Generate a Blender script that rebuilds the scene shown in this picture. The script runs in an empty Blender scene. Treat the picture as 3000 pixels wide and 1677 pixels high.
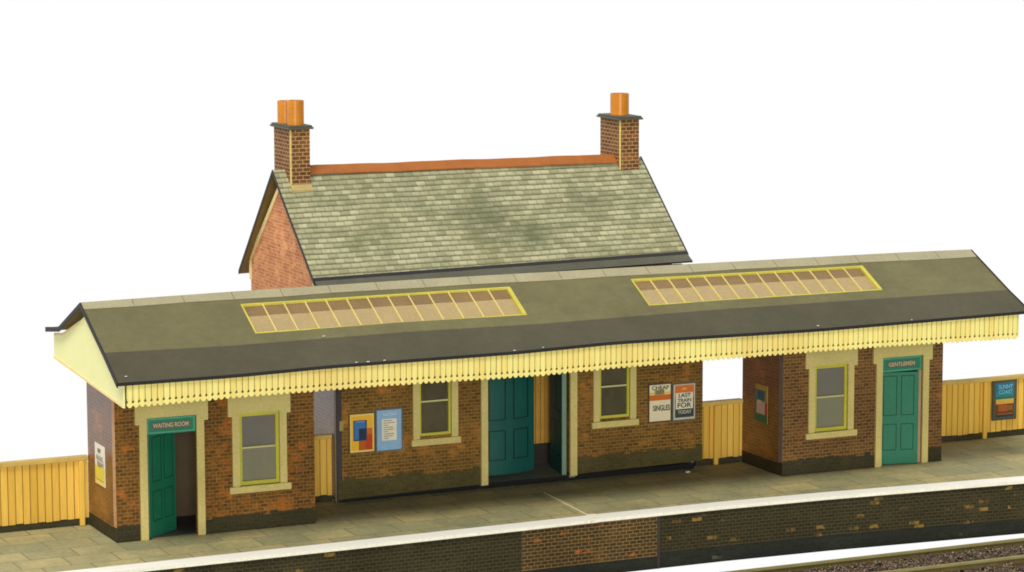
import bpy, math, random
from mathutils import Vector, Matrix
random.seed(7)
sc = bpy.context.scene
COL = sc.collection

# ------------------------------------------------------------------ helpers
def lin(c):
    f = lambda v: v/12.92 if v <= 0.04045 else ((v+0.055)/1.055)**2.4
    return tuple(f(v/255.0) for v in c[:3]) + (1.0,)

class MB:
    """collects faces and links them as one mesh object"""
    def __init__(self):
        self.v = []; self.f = []; self.m = []
    def face(self, pts, m=0):
        i = len(self.v)
        self.v += [tuple(p) for p in pts]
        self.f.append(tuple(range(i, i+len(pts)))); self.m.append(m)
    def box(self, x0, x1, y0, y1, z0, z1, m=0):
        self.hexa([(x0,y0,z0),(x1,y0,z0),(x1,y1,z0),(x0,y1,z0),(x0,y0,z1),(x1,y0,z1),(x1,y1,z1),(x0,y1,z1)], m)
    def hexa(self, p, m=0, top=None):
        for k, q in enumerate(((3,2,1,0),(4,5,6,7),(0,1,5,4),(1,2,6,5),(2,3,7,6),(3,0,4,7))):
            self.face([p[i] for i in q], top if (top is not None and k == 1) else m)
    def prism(self, poly, d, m=0):
        """poly: list of 3-D points, d: extrusion vector"""
        d = Vector(d); a = [Vector(p) for p in poly]; b = [p+d for p in a]
        n = Vector((0,0,0))
        for i in range(len(a)): n += a[i].cross(a[(i+1) % len(a)])
        if n.dot(d) > 0: a, b = b, a
        self.face(a, m); self.face(list(reversed(b)), m)
        for i in range(len(a)):
            j = (i+1) % len(a)
            self.face([a[j], a[i], b[i], b[j]], m)
    def cyl(self, x, y, z0, z1, r0, r1, n=20, m=0, wall=None, tilt=(0,0)):
        c = [(math.cos(2*math.pi*k/n), math.sin(2*math.pi*k/n)) for k in range(n)]
        P = lambda r, z, k: (x+r*c[k][0]+tilt[0]*(z-z0), y+r*c[k][1]+tilt[1]*(z-z0), z)
        for k in range(n):
            j = (k+1) % n
            self.face([P(r0,z0,k),P(r0,z0,j),P(r1,z1,j),P(r1,z1,k)], m)
            if wall:
                ri = r1-wall
                self.face([P(r1,z1,k),P(r1,z1,j),P(ri,z1,j),P(ri,z1,k)], m)
                self.face([P(ri,z1,k),P(ri,z1,j),P(ri,z0+.02,j),P(ri,z0+.02,k)], m)
        if wall: self.face([P(r1-wall,z0+.02,k) for k in range(n)], m)
        else: self.face([P(r1,z1,k) for k in range(n)], m)
        self.face([P(r0,z0,k) for k in reversed(range(n))], m)
    def sheet(self, fn, us, vs, th, m=0, edge=None):
        """grid slab: fn(u,v)->top point; lower face th below"""
        e = m if edge is None else edge
        T = [[Vector(fn(u,v)) for v in vs] for u in us]
        B = [[p-Vector((0,0,th)) for p in r] for r in T]
        nu, nv = len(us), len(vs)
        def q(a,b,c,d,mm):
            self.face([a,b,c,d], mm)
        for i in range(nu-1):
            for j in range(nv-1):
                q(T[i][j],T[i+1][j],T[i+1][j+1],T[i][j+1],m)
                q(B[i][j+1],B[i+1][j+1],B[i+1][j],B[i][j],e)
        for i in range(nu-1):
            q(B[i][0],B[i+1][0],T[i+1][0],T[i][0],e); q(T[i][-1],T[i+1][-1],B[i+1][-1],B[i][-1],e)
        for j in range(nv-1):
            q(B[0][j+1],B[0][j],T[0][j],T[0][j+1],e); q(T[-1][j+1],T[-1][j],B[-1][j],B[-1][j+1],e)
    def wall(self, x0, x1, z0, z1, y, th, holes=(), m=0):
        """wall facing -y with rectangular holes and reveals"""
        xs = sorted({x0,x1}|{h[0] for h in holes}|{h[1] for h in holes})
        zs = sorted({z0,z1}|{h[2] for h in holes}|{h[3] for h in holes})
        xs = [x for x in xs if x0 <= x <= x1]; zs = [z for z in zs if z0 <= z <= z1]
        def full(i,j):
            if i < 0 or j < 0 or i >= len(xs)-1 or j >= len(zs)-1: return False
            cx, cz = (xs[i]+xs[i+1])/2, (zs[j]+zs[j+1])/2
            return not any(h[0]<cx<h[1] and h[2]<cz<h[3] for h in holes)
        for i in range(len(xs)-1):
            for j in range(len(zs)-1):
                if not full(i,j): continue
                a,b,c,d = xs[i],xs[i+1],zs[j],zs[j+1]; w = y+th
                self.face([(a,y,c),(b,y,c),(b,y,d),(a,y,d)], m)
                self.face([(b,w,c),(a,w,c),(a,w,d),(b,w,d)], m)
                if not full(i-1,j): self.face([(a,w,c),(a,y,c),(a,y,d),(a,w,d)], m)
                if not full(i+1,j): self.face([(b,y,c),(b,w,c),(b,w,d),(b,y,d)], m)
                if not full(i,j-1): self.face([(a,w,c),(b,w,c),(b,y,c),(a,y,c)], m)
                if not full(i,j+1): self.face([(a,y,d),(b,y,d),(b,w,d),(a,w,d)], m)
    def build(self, name, mats, parent=None, bevel=0, smooth=False, frame=None):
        me = bpy.data.meshes.new(name)
        me.from_pydata(self.v, [], self.f)
        if not isinstance(mats, (list, tuple)): mats = [mats]
        for mt in mats: me.materials.append(mt)
        me.polygons.foreach_set('material_index', self.m)
        uv = me.uv_layers.new(name='UVMap')
        Z = Vector((0,0,1))
        for p in me.polygons:
            n = p.normal
            if frame: t, b = frame
            elif abs(n.z) > .97: t = Vector((1,0,0)); b = Vector((0,1,0))
            else:
                t = Z.cross(n).normalized(); b = n.cross(t)
            for li in p.loop_indices:
                co = me.vertices[me.loops[li].vertex_index].co
                uv.data[li].uv = (co.dot(t), co.dot(b))
        if smooth:
            for p in me.polygons: p.use_smooth = True
        o = bpy.data.objects.new(name, me); COL.objects.link(o)
        if parent is not None: o.parent = parent; o.matrix_parent_inverse = ploc(parent).inverted()
        if bevel:
            md = o.modifiers.new('weld', 'WELD'); md.merge_threshold = .0004
            md = o.modifiers.new('bevel', 'BEVEL'); md.width = bevel; md.segments = 2; md.limit_method = 'ANGLE'
        return o
def ploc(o):
    M = Matrix.Translation(o.location)
    return ploc(o.parent) @ o.matrix_parent_inverse @ M if o.parent else M

def toothed(a, b, zb_a, zb_b, y0, y1, top, seed, course=.074, bw=.155):
    r = random.Random(seed); pts = [(a,zb_a)]; x = a
    tops = []
    while x < b-1e-6:
        e = min(x+bw*r.choice((.5,1,1,1.5)), b); tops.append((x,e,top+course*r.choice((-1,0,0,0,1))*.5)); x = e
    out = [(a,zb_a),(b,zb_b)]
    for (p,q,z) in reversed(tops): out += [(q,z),(p,z)]
    m = MB(); m.prism([(x,y0,z) for x,z in out], (0,y1-y0,0)); return m

def tag(o, label=None, cat=None, group=None, kind=None):
    if label: o['label'] = label
    if cat: o['category'] = cat
    if group: o['group'] = group
    if kind: o['kind'] = kind
    return o
def empty(name, loc, label, cat, group=None):
    o = bpy.data.objects.new(name, None); COL.objects.link(o); o.location = loc
    o.empty_display_size = .2
    return tag(o, label, cat, group)

def text_obj(s, size, mat, parent, loc, face='y', name='lettering', width=None, sx=1.0):
    cu = bpy.data.curves.new('txt', 'FONT'); cu.body = s; cu.size = size
    cu.align_x = 'CENTER'; cu.align_y = 'CENTER'; cu.extrude = .003; cu.offset = .002
    tmp = bpy.data.objects.new('txt', cu); COL.objects.link(tmp)
    dg = bpy.context.evaluated_depsgraph_get(); dg.update()
    me = bpy.data.meshes.new_from_object(tmp.evaluated_get(dg))
    bpy.data.objects.remove(tmp); bpy.data.curves.remove(cu)
    w = max(v.co.x for v in me.vertices)-min(v.co.x for v in me.vertices)
    k = (width/w) if width else sx
    M = Matrix.Translation(loc)
    if face == 'x': M = M @ Matrix.Rotation(-math.pi/2, 4, 'Z')
    M = M @ Matrix.Rotation(math.pi/2, 4, 'X') @ Matrix.Diagonal((k,1,1,1))
    me.transform(M); me.name = name
    me.materials.clear(); me.materials.append(mat)
    o = bpy.data.objects.new(name, me); COL.objects.link(o)
    o.parent = parent; o.matrix_parent_inverse = ploc(parent).inverted()
    return o

# ------------------------------------------------------------------ materials
def newmat(name):
    m = bpy.data.materials.new(name); m.use_nodes = True
    nt = m.node_tree; b = nt.nodes['Principled BSDF']
    return m, nt, b
def N(nt, t, **kw):
    n = nt.nodes.new(t)
    for k, v in kw.items():
        if hasattr(n, k): setattr(n, k, v)
        else: n.inputs[k].default_value = v
    return n
def ramp(nt, src, stops):
    r = nt.nodes.new('ShaderNodeValToRGB'); e = r.color_ramp.elements
    while len(e) < len(stops): e.new(.5)
    for k, (p, c) in enumerate(stops): e[k].position = p; e[k].color = c if len(c) == 4 else (*c,1)
    nt.links.new(src, r.inputs[0]); return r.outputs[0]
def mix(nt, fac, a, b, mode='MIX'):
    n = nt.nodes.new('ShaderNodeMix'); n.data_type = 'RGBA'; n.blend_type = mode
    for inp, v in ((n.inputs[0], fac), (n.inputs[6], a), (n.inputs[7], b)):
        if hasattr(v, 'is_linked') or hasattr(v, 'links'): nt.links.new(v, inp)
        else: inp.default_value = v
    return n.outputs[2]
def noise(nt, co, scale, detail=4, rough=.6, out=0):
    n = N(nt, 'ShaderNodeTexNoise'); n.inputs['Scale'].default_value = scale
    n.inputs['Detail'].default_value = detail; n.inputs['Roughness'].default_value = rough
    nt.links.new(co, n.inputs['Vector']); return n.outputs[out]
G = lambda v: (v,v,v,1)

def plain(name, rgb, rough=.6, var=.18, scale=3.0, spec=.3, fine=.08):
    m, nt, b = newmat(name)
    tc = N(nt, 'ShaderNodeTexCoord')
    n1 = noise(nt, tc.outputs['Object'], scale, 5, .6)
    n2 = noise(nt, tc.outputs['Object'], scale*14, 2, .5)
    f1 = ramp(nt, n1, [(.25, G(1-var)), (.75, G(1+var*.5))])
    f2 = ramp(nt, n2, [(.3, G(1-fine)), (.7, G(1+fine))])
    c = mix(nt, 1.0, lin(rgb), f1, 'MULTIPLY'); c = mix(nt, 1.0, c, f2, 'MULTIPLY')
    nt.links.new(c, b.inputs['Base Color'])
    b.inputs['Roughness'].default_value = rough; b.inputs['Specular IOR Level'].default_value = spec
    return m

def brick(name, dark, mid, hot, mortar, bw=.155, rh=.074, ms=.0075, hotamt=.5, patch=1.1, big=0, bigcol=None, msm=.3, rough=.75, spec=.2):
    """printed brick paper: courses, per brick tint, warm and dark patches"""
    m, nt, b = newmat(name)
    uv = N(nt, 'ShaderNodeUVMap').outputs[0]
    wob = noise(nt, uv, 2.0, 2, .5, 1)
    def bt(c1, c2, mo, w, h, s, bias=0.0):
        t = N(nt, 'ShaderNodeTexBrick'); t.offset = .5
        for k, v in (('Color1',c1),('Color2',c2),('Mortar',mo),('Scale',1.0),('Mortar Size',s),('Mortar Smooth',msm),('Bias',bias),('Brick Width',w),('Row Height',h)):
            t.inputs[k].default_value = v
        nt.links.new(uv, t.inputs['Vector']); return t
    ba = bt(lin(dark), lin(mid), lin(mortar), bw, rh, ms, .1)
    bb = bt(lin(mid), lin(hot), lin(mortar), bw, rh, ms, 0)
    pn = noise(nt, uv, patch, 5, .62)
    pf = ramp(nt, pn, [(.62-hotamt*.2, G(0)), (.74-hotamt*.12, G(1))])
    c = mix(nt, pf, ba.outputs[0], bb.outputs[0])
    fn = noise(nt, uv, 24, 3, .6)
    c = mix(nt, 1.0, c, ramp(nt, fn, [(.3, G(.72)), (.72, G(1.28))]), 'MULTIPLY')
    ln = noise(nt, uv, .55, 3, .5)
    c = mix(nt, 1.0, c, ramp(nt, ln, [(.3, G(.78)), (.7, G(1.15))]), 'MULTIPLY')
    if big:
        t2 = bt(G(0), G(1), G(0), .24, .085, .006)
        ff = ramp(nt, t2.outputs[0], [(1-big, G(0)), (1-big+.04, G(1))])
        wn = noise(nt, uv, 6, 2, .5)
        ff2 = mix(nt, 1.0, ff, ramp(nt, wn, [(.4,G(.0)),(.6,G(1))]), 'MULTIPLY')
        c = mix(nt, ff2, c, lin(bigcol))
    nt.links.new(c, b.inputs['Base Color'])
    bp = N(nt, 'ShaderNodeBump'); bp.inputs['Strength'].default_value = .25; bp.inputs['Distance'].default_value = .006
    inv = N(nt, 'ShaderNodeMath', operation='SUBTRACT'); inv.inputs[0].default_value = 1
    nt.links.new(ba.outputs[1], inv.inputs[1]); nt.links.new(inv.outputs[0], bp.inputs['Height'])
    nt.links.new(bp.outputs[0], b.inputs['Normal'])
    b.inputs['Roughness'].default_value = rough; b.inputs['Specular IOR Level'].default_value = spec
    return m

def slates(name):
    m, nt, b = newmat(name)
    uv = N(nt, 'ShaderNodeUVMap').outputs[0]
    wn = noise(nt, uv, 2.0, 2, .5, 1)
    ad = N(nt, 'ShaderNodeVectorMath', operation='SCALE'); nt.links.new(wn, ad.inputs[0]); ad.inputs['Scale'].default_value = .014
    av = N(nt, 'ShaderNodeVectorMath', operation='ADD'); nt.links.new(uv, av.inputs[0]); nt.links.new(ad.outputs[0], av.inputs[1])
    t = N(nt, 'ShaderNodeTexBrick'); t.offset = .5
    for k, v in (('Color1',lin((140,139,108))),('Color2',lin((180,177,142))),('Mortar',lin((122,120,90))),('Scale',1.0),('Mortar Size',.009),('Mortar Smooth',.7),('Bias',0.1),('Brick Width',.213),('Row Height',.15)):
        t.inputs[k].default_value = v
    nt.links.new(av.outputs[0], t.inputs['Vector'])
    c = t.outputs[0]
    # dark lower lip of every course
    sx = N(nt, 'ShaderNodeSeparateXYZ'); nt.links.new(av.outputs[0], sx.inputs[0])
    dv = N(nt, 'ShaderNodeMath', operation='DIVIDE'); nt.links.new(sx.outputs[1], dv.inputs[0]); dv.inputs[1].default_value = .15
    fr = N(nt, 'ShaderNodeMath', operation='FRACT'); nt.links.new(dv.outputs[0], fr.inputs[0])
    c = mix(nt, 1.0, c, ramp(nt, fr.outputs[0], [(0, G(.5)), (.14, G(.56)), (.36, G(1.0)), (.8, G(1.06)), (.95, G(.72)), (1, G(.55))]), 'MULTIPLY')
    n1 = noise(nt, uv, 1.1, 6, .68)
    c = mix(nt, ramp(nt, n1, [(.5, G(0)), (.7, G(.6))]), c, lin((96,104,72)))
    n3 = noise(nt, uv, .5, 3, .5)
    c = mix(nt, ramp(nt, n3, [(.5, G(0)), (.72, G(.35))]), c, lin((140,132,88)))
    # mossy stain near the middle of the slope
    for (px_, py_, rx_, ry_, st_) in ((9.7,6.5,1.0,1.2,.9),(10.6,5.9,1.1,.7,.75),(12.3,6.6,.7,.9,.5),(7.2,6.2,.6,.8,.45)):
        mp = N(nt, 'ShaderNodeMapping'); mp.inputs['Location'].default_value = (-px_/rx_,-py_/ry_,0); mp.inputs['Scale'].default_value = (1/rx_,1/ry_,0); nt.links.new(uv, mp.inputs[0])
        ln_ = N(nt, 'ShaderNodeVectorMath', operation='LENGTH'); nt.links.new(mp.outputs[0], ln_.inputs[0])
        nz = noise(nt, uv, 3.4, 5, .7)
        ad2 = N(nt, 'ShaderNodeMath', operation='MULTIPLY_ADD'); nt.links.new(nz, ad2.inputs[0]); ad2.inputs[1].default_value = 1.7; nt.links.new(ln_.outputs[1], ad2.inputs[2])
        dv2 = N(nt, 'ShaderNodeMath', operation='DIVIDE'); nt.links.new(ad2.outputs[0], dv2.inputs[0]); dv2.inputs[1].default_value = 3.0
        c = mix(nt, ramp(nt, dv2.outputs[0], [(1.0/3, G(st_*.8)), (1.75/3, G(0))]), c, lin((92,98,70)))

    mp = N(nt, 'ShaderNodeMapping'); mp.inputs['Scale'].default_value = (5, 14, 1); nt.links.new(uv, mp.inputs[0])
    n2 = noise(nt, mp.outputs[0], 1.0, 4, .7)
    c = mix(nt, 1.0, c, ramp(nt, n2, [(.28, G(.84)), (.72, G(1.12))]), 'MULTIPLY')
    nt.links.new(c, b.inputs['Base Color'])
    bp = N(nt, 'ShaderNodeBump'); bp.inputs['Strength'].default_value = .35; bp.inputs['Distance'].default_value = .012
    inv = N(nt, 'ShaderNodeMath', operation='SUBTRACT'); inv.inputs[0].default_value = 1
    nt.links.new(t.outputs[1], inv.inputs[1]); nt.links.new(inv.outputs[0], bp.inputs['Height'])
    nt.links.new(bp.outputs[0], b.inputs['Normal'])
    b.inputs['Roughness'].default_value = .8; b.inputs['Specular IOR Level'].default_value = .2
    return m

def paving(name):
    m, nt, b = newmat(name)
    uv = N(nt, 'ShaderNodeUVMap').outputs[0]
    t = N(nt, 'ShaderNodeTexBrick'); t.offset = .37
    for k, v in (('Color1',lin((158,155,118))),('Color2',lin((190,176,126))),('Mortar',lin((98,96,72))),('Scale',1.0),('Mortar Size',.014),('Mortar Smooth',.5),('Bias',0.0),('Brick Width',.98),('Row Height',.72)):
        t.inputs[k].default_value = v
    nt.links.new(uv, t.inputs['Vector'])
    c = t.outputs[0]
    n1 = noise(nt, uv, .8, 5, .6)
    c = mix(nt, ramp(nt, n1, [(.4, G(0)), (.65, G(.65))]), c, lin((132,136,104)))
    n3 = noise(nt, uv, 1.7, 4, .6)
    c = mix(nt, ramp(nt, n3, [(.55, G(0)), (.75, G(.5))]), c, lin((188,160,112)))
    n2 = noise(nt, uv, 9, 4, .65)
    c = mix(nt, 1.0, c, ramp(nt, n2, [(.3, G(.82)), (.7, G(1.12))]), 'MULTIPLY')
    nt.links.new(c, b.inputs['Base Color'])
    b.inputs['Roughness'].default_value = .7; b.inputs['Specular IOR Level'].default_value = .25
    return m

def felt(name, rgb, wear=None):
    m, nt, b = newmat(name)
    uv = N(nt, 'ShaderNodeTexCoord').outputs['Object']
    n1 = noise(nt, uv, .45, 5, .6); n2 = noise(nt, uv, 7, 5, .7); n3 = noise(nt, uv, 2.2, 4, .6)
    c = mix(nt, 1.0, lin(rgb), ramp(nt, n1, [(.3, G(.82)), (.7, G(1.12))]), 'MULTIPLY')
    c = mix(nt, 1.0, c, ramp(nt, n2, [(.3, G(.9)), (.7, G(1.08))]), 'MULTIPLY')
    c = mix(nt, 1.0, c, ramp(nt, n3, [(.35, G(.93)), (.7, G(1.06))]), 'MULTIPLY')
    if wear:
        n4 = noise(nt, uv, 3.1, 6, .75)
        c = mix(nt, ramp(nt, n4, [(.66, G(0)), (.74, G(.8))]), c, lin(wear))
    nt.links.new(c, b.inputs['Base Color'])
    b.inputs['Roughness'].default_value = .62; b.inputs['Specular IOR Level'].default_value = .3
    return m

def boards(name, a, bcol, w, streak=.12, low=.25):
    """painted timber boards: each board slightly different, faint streaks along the grain"""
    m, nt, b = newmat(name)
    co = N(nt, 'ShaderNodeTexCoord').outputs['Object']
    sp = N(nt, 'ShaderNodeSeparateXYZ'); nt.links.new(co, sp.inputs[0])
    dv = N(nt, 'ShaderNodeMath', operation='DIVIDE'); nt.links.new(sp.outputs[0], dv.inputs[0]); dv.inputs[1].default_value = w
    fl = N(nt, 'ShaderNodeMath', operation='FLOOR'); nt.links.new(dv.outputs[0], fl.inputs[0])
    wn = N(nt, 'ShaderNodeTexWhiteNoise'); wn.noise_dimensions = '1D'; nt.links.new(fl.outputs[0], wn.inputs['W'])
    c = mix(nt, wn.outputs[0], lin(a), lin(bcol))
    mp = N(nt, 'ShaderNodeMapping'); mp.inputs['Scale'].default_value = (22, 22, 1.6); nt.links.new(co, mp.inputs[0])
    n1 = noise(nt, mp.outputs[0], 1.0, 3, .6)
    c = mix(nt, 1.0, c, ramp(nt, n1, [(.3, G(1-streak)), (.7, G(1+streak*.5))]), 'MULTIPLY')
    n2 = noise(nt, co, .22, 2, .5)
    c = mix(nt, ramp(nt, n2, [(.45, G(0)), (.62, G(low))]), c, lin((222,170,84)))
    nt.links.new(c, b.inputs['Base Color'])
    b.inputs['Roughness'].default_value = .55; b.inputs['Specular IOR Level'].default_value = .3
    return m

M = {}
M['brick_hut'] = brick('brown brick', (84,55,21), (118,78,32), (206,112,32), (138,110,58), hotamt=.62, patch=1.5)
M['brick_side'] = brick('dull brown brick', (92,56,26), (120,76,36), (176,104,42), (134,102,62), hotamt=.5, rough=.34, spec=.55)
M['brick_plain'] = brick('red brown brick', (82,56,28), (114,80,42), (152,94,48), (140,112,72), hotamt=.45, patch=1.5)
M['brick_house'] = brick('olive brown brick', (90,64,26), (122,86,36), (188,118,44), (142,116,60), hotamt=.5, patch=1.3)
M['brick_wing'] = brick('mauve haze brick', (104,84,74), (124,102,92), (140,110,92), (146,128,116), hotamt=.3, rough=.36, spec=.5)  # haze of reflected white put into the brick colour as mauve grey
M['brick_gable'] = brick('red brick', (178,108,70), (212,140,94), (238,176,122), (220,168,122), hotamt=.6, patch=2.2)
M['brick_stack'] = brick('chimney brick', (100,60,34), (130,84,48), (156,100,50), (188,156,108), bw=.165, rh=.085, ms=.009, hotamt=.5)
M['brick_plat'] = brick('sooty brick', (46,42,26), (56,50,30), (72,62,36), (76,70,46), hotamt=.3, big=.075, bigcol=(146,114,50), ms=.010)
M['brick_mid'] = brick('yellow brown brick', (62,48,27), (80,61,33), (112,78,38), (134,110,68), hotamt=.4, big=.04, bigcol=(190,108,40), ms=.009)
M['plinth'] = brick('dark green plinth', (52,49,31), (62,57,35), (72,60,36), (66,61,40), hotamt=.3)
M['plinth_house'] = brick('olive plinth', (74,66,34), (84,76,40), (92,80,42), (84,76,46), hotamt=.3)
M['soot'] = brick('black grey base', (38,40,34), (46,48,40), (56,56,46), (46,48,40), hotamt=.3, big=.03, bigcol=(92,94,78))
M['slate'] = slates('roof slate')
M['paving'] = paving('paving slabs')
M['felt'] = felt('olive roofing felt', (108,103,68))
M['felt_dark'] = felt('dark roofing felt', (78,74,54))
M['edge'] = felt('dark card edge', (44,43,44), wear=(120,116,104))
M['lead'] = felt('grey lead', (90,90,76))
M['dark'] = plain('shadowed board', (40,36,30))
M['soffit'] = plain('brown board', (120,98,54))
M['flash'] = plain('stone ridge flashing', (164,157,126), var=.14, scale=1.2)
M['flashtan'] = plain('tan paper flashing', (184,164,108), var=.2, scale=4)
M['black'] = plain('black gap shade', (16,16,15))
M['green_shaded'] = plain('shaded green door paint', (24,84,76), var=.18, scale=1.6, rough=.5)  # shade on the hall doors put into a darker copy of the green
M['panelling'] = plain('ochre panelling', (176,132,52), var=.2)
M['jamb'] = plain('beige jamb', (176,146,110), var=.15)
M['hallfloor'] = plain('grey hall floor', (118,122,112), var=.15)
M['tealdk'] = plain('dark teal moulding', (10,42,38), var=.1)
M['seam'] = plain('flashing joint', (150,140,110))
M['terracotta'] = plain('terracotta ridge tile', (168,100,44), var=.2, scale=2)
M['pot'] = plain('orange clay pot', (214,136,40), var=.25, scale=2.4, rough=.3)
M['valance'] = boards('cream yellow boards', (253,242,152), (250,230,136), .1233, low=.3)
M['valback'] = plain('valance backing', (196,172,82))  # tinted to the soft shadow in the grooves between boards
M['valhole'] = plain('valance shadow board', (104,92,34))  # dark strip behind the holes stands for the shade under the canopy
M['cream'] = plain('cream board', (244,244,178), var=.05, scale=.8, fine=.02)
M['creamtrim'] = plain('cream trim', (246,222,160), var=.08)
M['fence'] = boards('ochre fence boards', (230,187,82), (208,163,62), .1525, low=.12)
M['fenceback'] = plain('fence gap', (168,128,46))
M['fencecap'] = plain('fence rail', (196,166,90), var=.15)
M['stone'] = plain('pale stone dressing', (204,188,118), var=.12, scale=1.3)
M['lime'] = plain('lime yellow paint', (188,182,66), var=.12, scale=2)
M['skyframe'] = plain('yellow glazing frame', (200,190,76), var=.15, scale=2)
M['bar'] = plain('pale glazing bar', (222,202,124), var=.1)
M['rail_pale'] = plain('pale meeting rail', (196,192,128), var=.1)
M['pane'] = plain('grey window film', (116,112,104), rough=.35, var=.12, scale=.9, spec=.4, fine=.02)
M['pane_low'] = plain('grey green window film', (130,128,106), rough=.35, var=.12, scale=.9, spec=.4, fine=.02)
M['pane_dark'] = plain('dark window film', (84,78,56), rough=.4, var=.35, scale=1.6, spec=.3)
M['sky_hi'] = plain('brown upper rooflight band', (132,106,64), rough=.4, var=.2, scale=1.5)  # upper part of each pane, darker and browner than the lower
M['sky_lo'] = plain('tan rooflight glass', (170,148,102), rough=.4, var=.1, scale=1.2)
M['green'] = plain('green door paint', (34,118,88), var=.15, scale=1.6, rough=.45, spec=.4)
M['greendk'] = plain('green moulding', (20,74,56), var=.1)
M['teal'] = plain('teal sign board', (44,128,100), var=.1)
M['teallt'] = plain('pale teal edge', (84,158,128), var=.1)
M['signtext'] = plain('cream sign lettering', (196,186,156), var=.05)
M['signdark'] = plain('sign panel', (92,102,80), var=.1)
M['cardedge'] = plain('pale card edge', (196,152,112), var=.25, scale=5)
M['greyedge'] = plain('grey card edge', (124,110,100), var=.2, scale=5)
M['greenedge'] = plain('grey green door edge', (110,136,116), var=.15)
M['room'] = plain('drab room lining', (92,76,54), var=.2)
M['floor'] = plain('dark floor', (64,66,60), var=.2)
M['white'] = plain('white edging', (250,248,240), var=.05, scale=1.0, fine=.02)
M['creamedge'] = plain('cream edging face', (250,247,228), var=.08, scale=1.0)
M['purple'] = plain('dark grey joint', (66,58,58), var=.2)
M['sleeper'] = plain('brown sleeper', (72,56,40), var=.25)
M['railm'] = plain('olive rail', (150,142,92), var=.25, scale=2, rough=.5)
M['railside'] = plain('rail web', (110,96,60), var=.25)
M['bed'] = plain('olive track bed', (122,120,82), var=.3, scale=4, fine=.25)
M['chip'] = plain('white chip', (230,228,216), var=.05)
def flat(rgb, rough=.55): 
    k = 'p%02x%02x%02x' % rgb
    if k not in M: M[k] = plain('printed ink', rgb, rough=rough, var=.08, scale=6)
    return M[k]

# ------------------------------------------------------------------ platform
BACK = [(-9,-2.09),(-1.757,-1.933),(4.0,-1.862),(9.55,-1.74),(12.5,-1.752),(15,-1.85),(19.9,-2.24),(30,-3.1)]
def lerp_poly(P, x):
    for (a,b),(c,d) in zip(P, P[1:]):
        if a <= x <= c: return b+(d-b)*(x-a)/(c-a)
    return P[-1][1]
XS = sorted({p[0] for p in BACK}|{-5,1.5,7.0,17.5,22,25})
plat = MB()
for a, b in zip(XS, XS[1:]):
    ya, yb = lerp_poly(BACK,a)-.2, lerp_poly(BACK,b)-.2
    plat.hexa([(a,ya,-.2),(b,yb,-.2),(b,8.2,-.2),(a,8.2,-.2),(a,ya,0),(b,yb,0),(b,8.2,0),(a,8.2,0)])
P = tag(plat.build('platform', M['paving']), 'stone paved station platform with a white painted front edge', 'platform', kind='structure')
# white edging in two lengths, the left one ending in a ragged butt joint
def coping(xs, d, dz):
    m = MB()
    for a, b in zip(xs, xs[1:]):
        ya, yb = lerp_poly(BACK,a), lerp_poly(BACK,b)
        z0, z1 = -.05, .014+dz
        m.hexa([(a,ya-d,z0),(b,yb-d,z0),(b,yb,z0),(a,ya,z0),(a,ya-d,z1),(b,yb-d,z1),(b,yb,z1),(a,ya,z1)], 1, top=0)
    return m
coping([x for x in XS if x <= 9.55], .45, 0).build('edging', [M['white'],M['creamedge']], P)
coping([x for x in XS if x >= 9.55], .43, .006).build('edging', [M['white'],M['creamedge']], P)
m = MB(); m.prism([(9.34,-2.225,.004),(9.62,-2.16,.004),(9.72,-1.72,.004),(9.52,-1.72,.004)], (0,0,.024)); m.build('edging_joint', M['creamedge'], P)
m = MB()
m.hexa([(9.53,-1.735,0.001),(9.585,-1.735,0.001),(9.735,.75,0.001),(9.705,.75,0.001),(9.53,-1.735,.008),(9.585,-1.735,.008),(9.735,.75,.008),(9.705,.75,.008)])
m.build('paving_joint', plain('pale joint', (240,228,184)), P)

# platform wall
ZW = -1.17
W = empty('platform_wall', (10,-2.1,ZW), 'low sooty brick retaining wall below the white platform edge', 'wall')
def wall_run(xs, off, name, mats, split):
    m = MB()
    for a, b in zip(xs, xs[1:]):
        ya, yb = lerp_poly(BACK,a)-.39-off, lerp_poly(BACK,b)-.39-off
        zs = [ZW, ZW+split(a), ZW+split(b)]
        lo = ((a,ya,ZW),(b,yb,ZW),(b,yb,ZW+split(b)),(a,ya,ZW+split(a)))
        hi = ((a,ya,ZW+split(a)),(b,yb,ZW+split(b)),(b,yb,-.052),(a,ya,-.052))
        m.face(lo, 1); m.face(hi, 0)
        m.face([(b,yb+.1,ZW),(a,ya+.1,ZW),(a,ya+.1,-.052),(b,yb+.1,-.052)], 1)
        m.face([(a,ya,ZW),(a,ya+.1,ZW),(b,yb+.1,ZW),(b,yb,ZW)], 1)
        m.face([(a,ya,-.052),(b,yb,-.052),(b,yb+.1,-.052),(a,ya+.1,-.052)], 0)
    for x, s in ((xs[0],1),(xs[-1],-1)):
        y = lerp_poly(BACK,x)-.39-off
        q = [(x,y+.1,ZW),(x,y,ZW),(x,y,-.052),(x,y+.1,-.052)]
        m.face(q if s > 0 else q[::-1], 1)
    return m.build(name, mats, W)
sp = lambda x: .22+.015*math.sin(x*2.1)
wall_run([-9,-5,-1.757,1.5,4,7.0,7.80], 0, 'brick_panel', [M['brick_plat'],M['soot']], sp)
wall_run([7.82,9.55,10.93], .012, 'brick_panel', [M['brick_mid'],M['soot']], lambda x: .27)
wall_run([11.0,12.5,15,17.5,19.9,22,25,30], 0, 'brick_panel', [M['brick_plat'],M['soot']], lambda x: .33+.01*math.sin(x*3))
m = MB(); y = lerp_poly(BACK,10.95)-.39; m.box(10.935,10.995,y-.02,y+.1,ZW,-.054); m.build('joint_strip', M['purple'], W)
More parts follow.
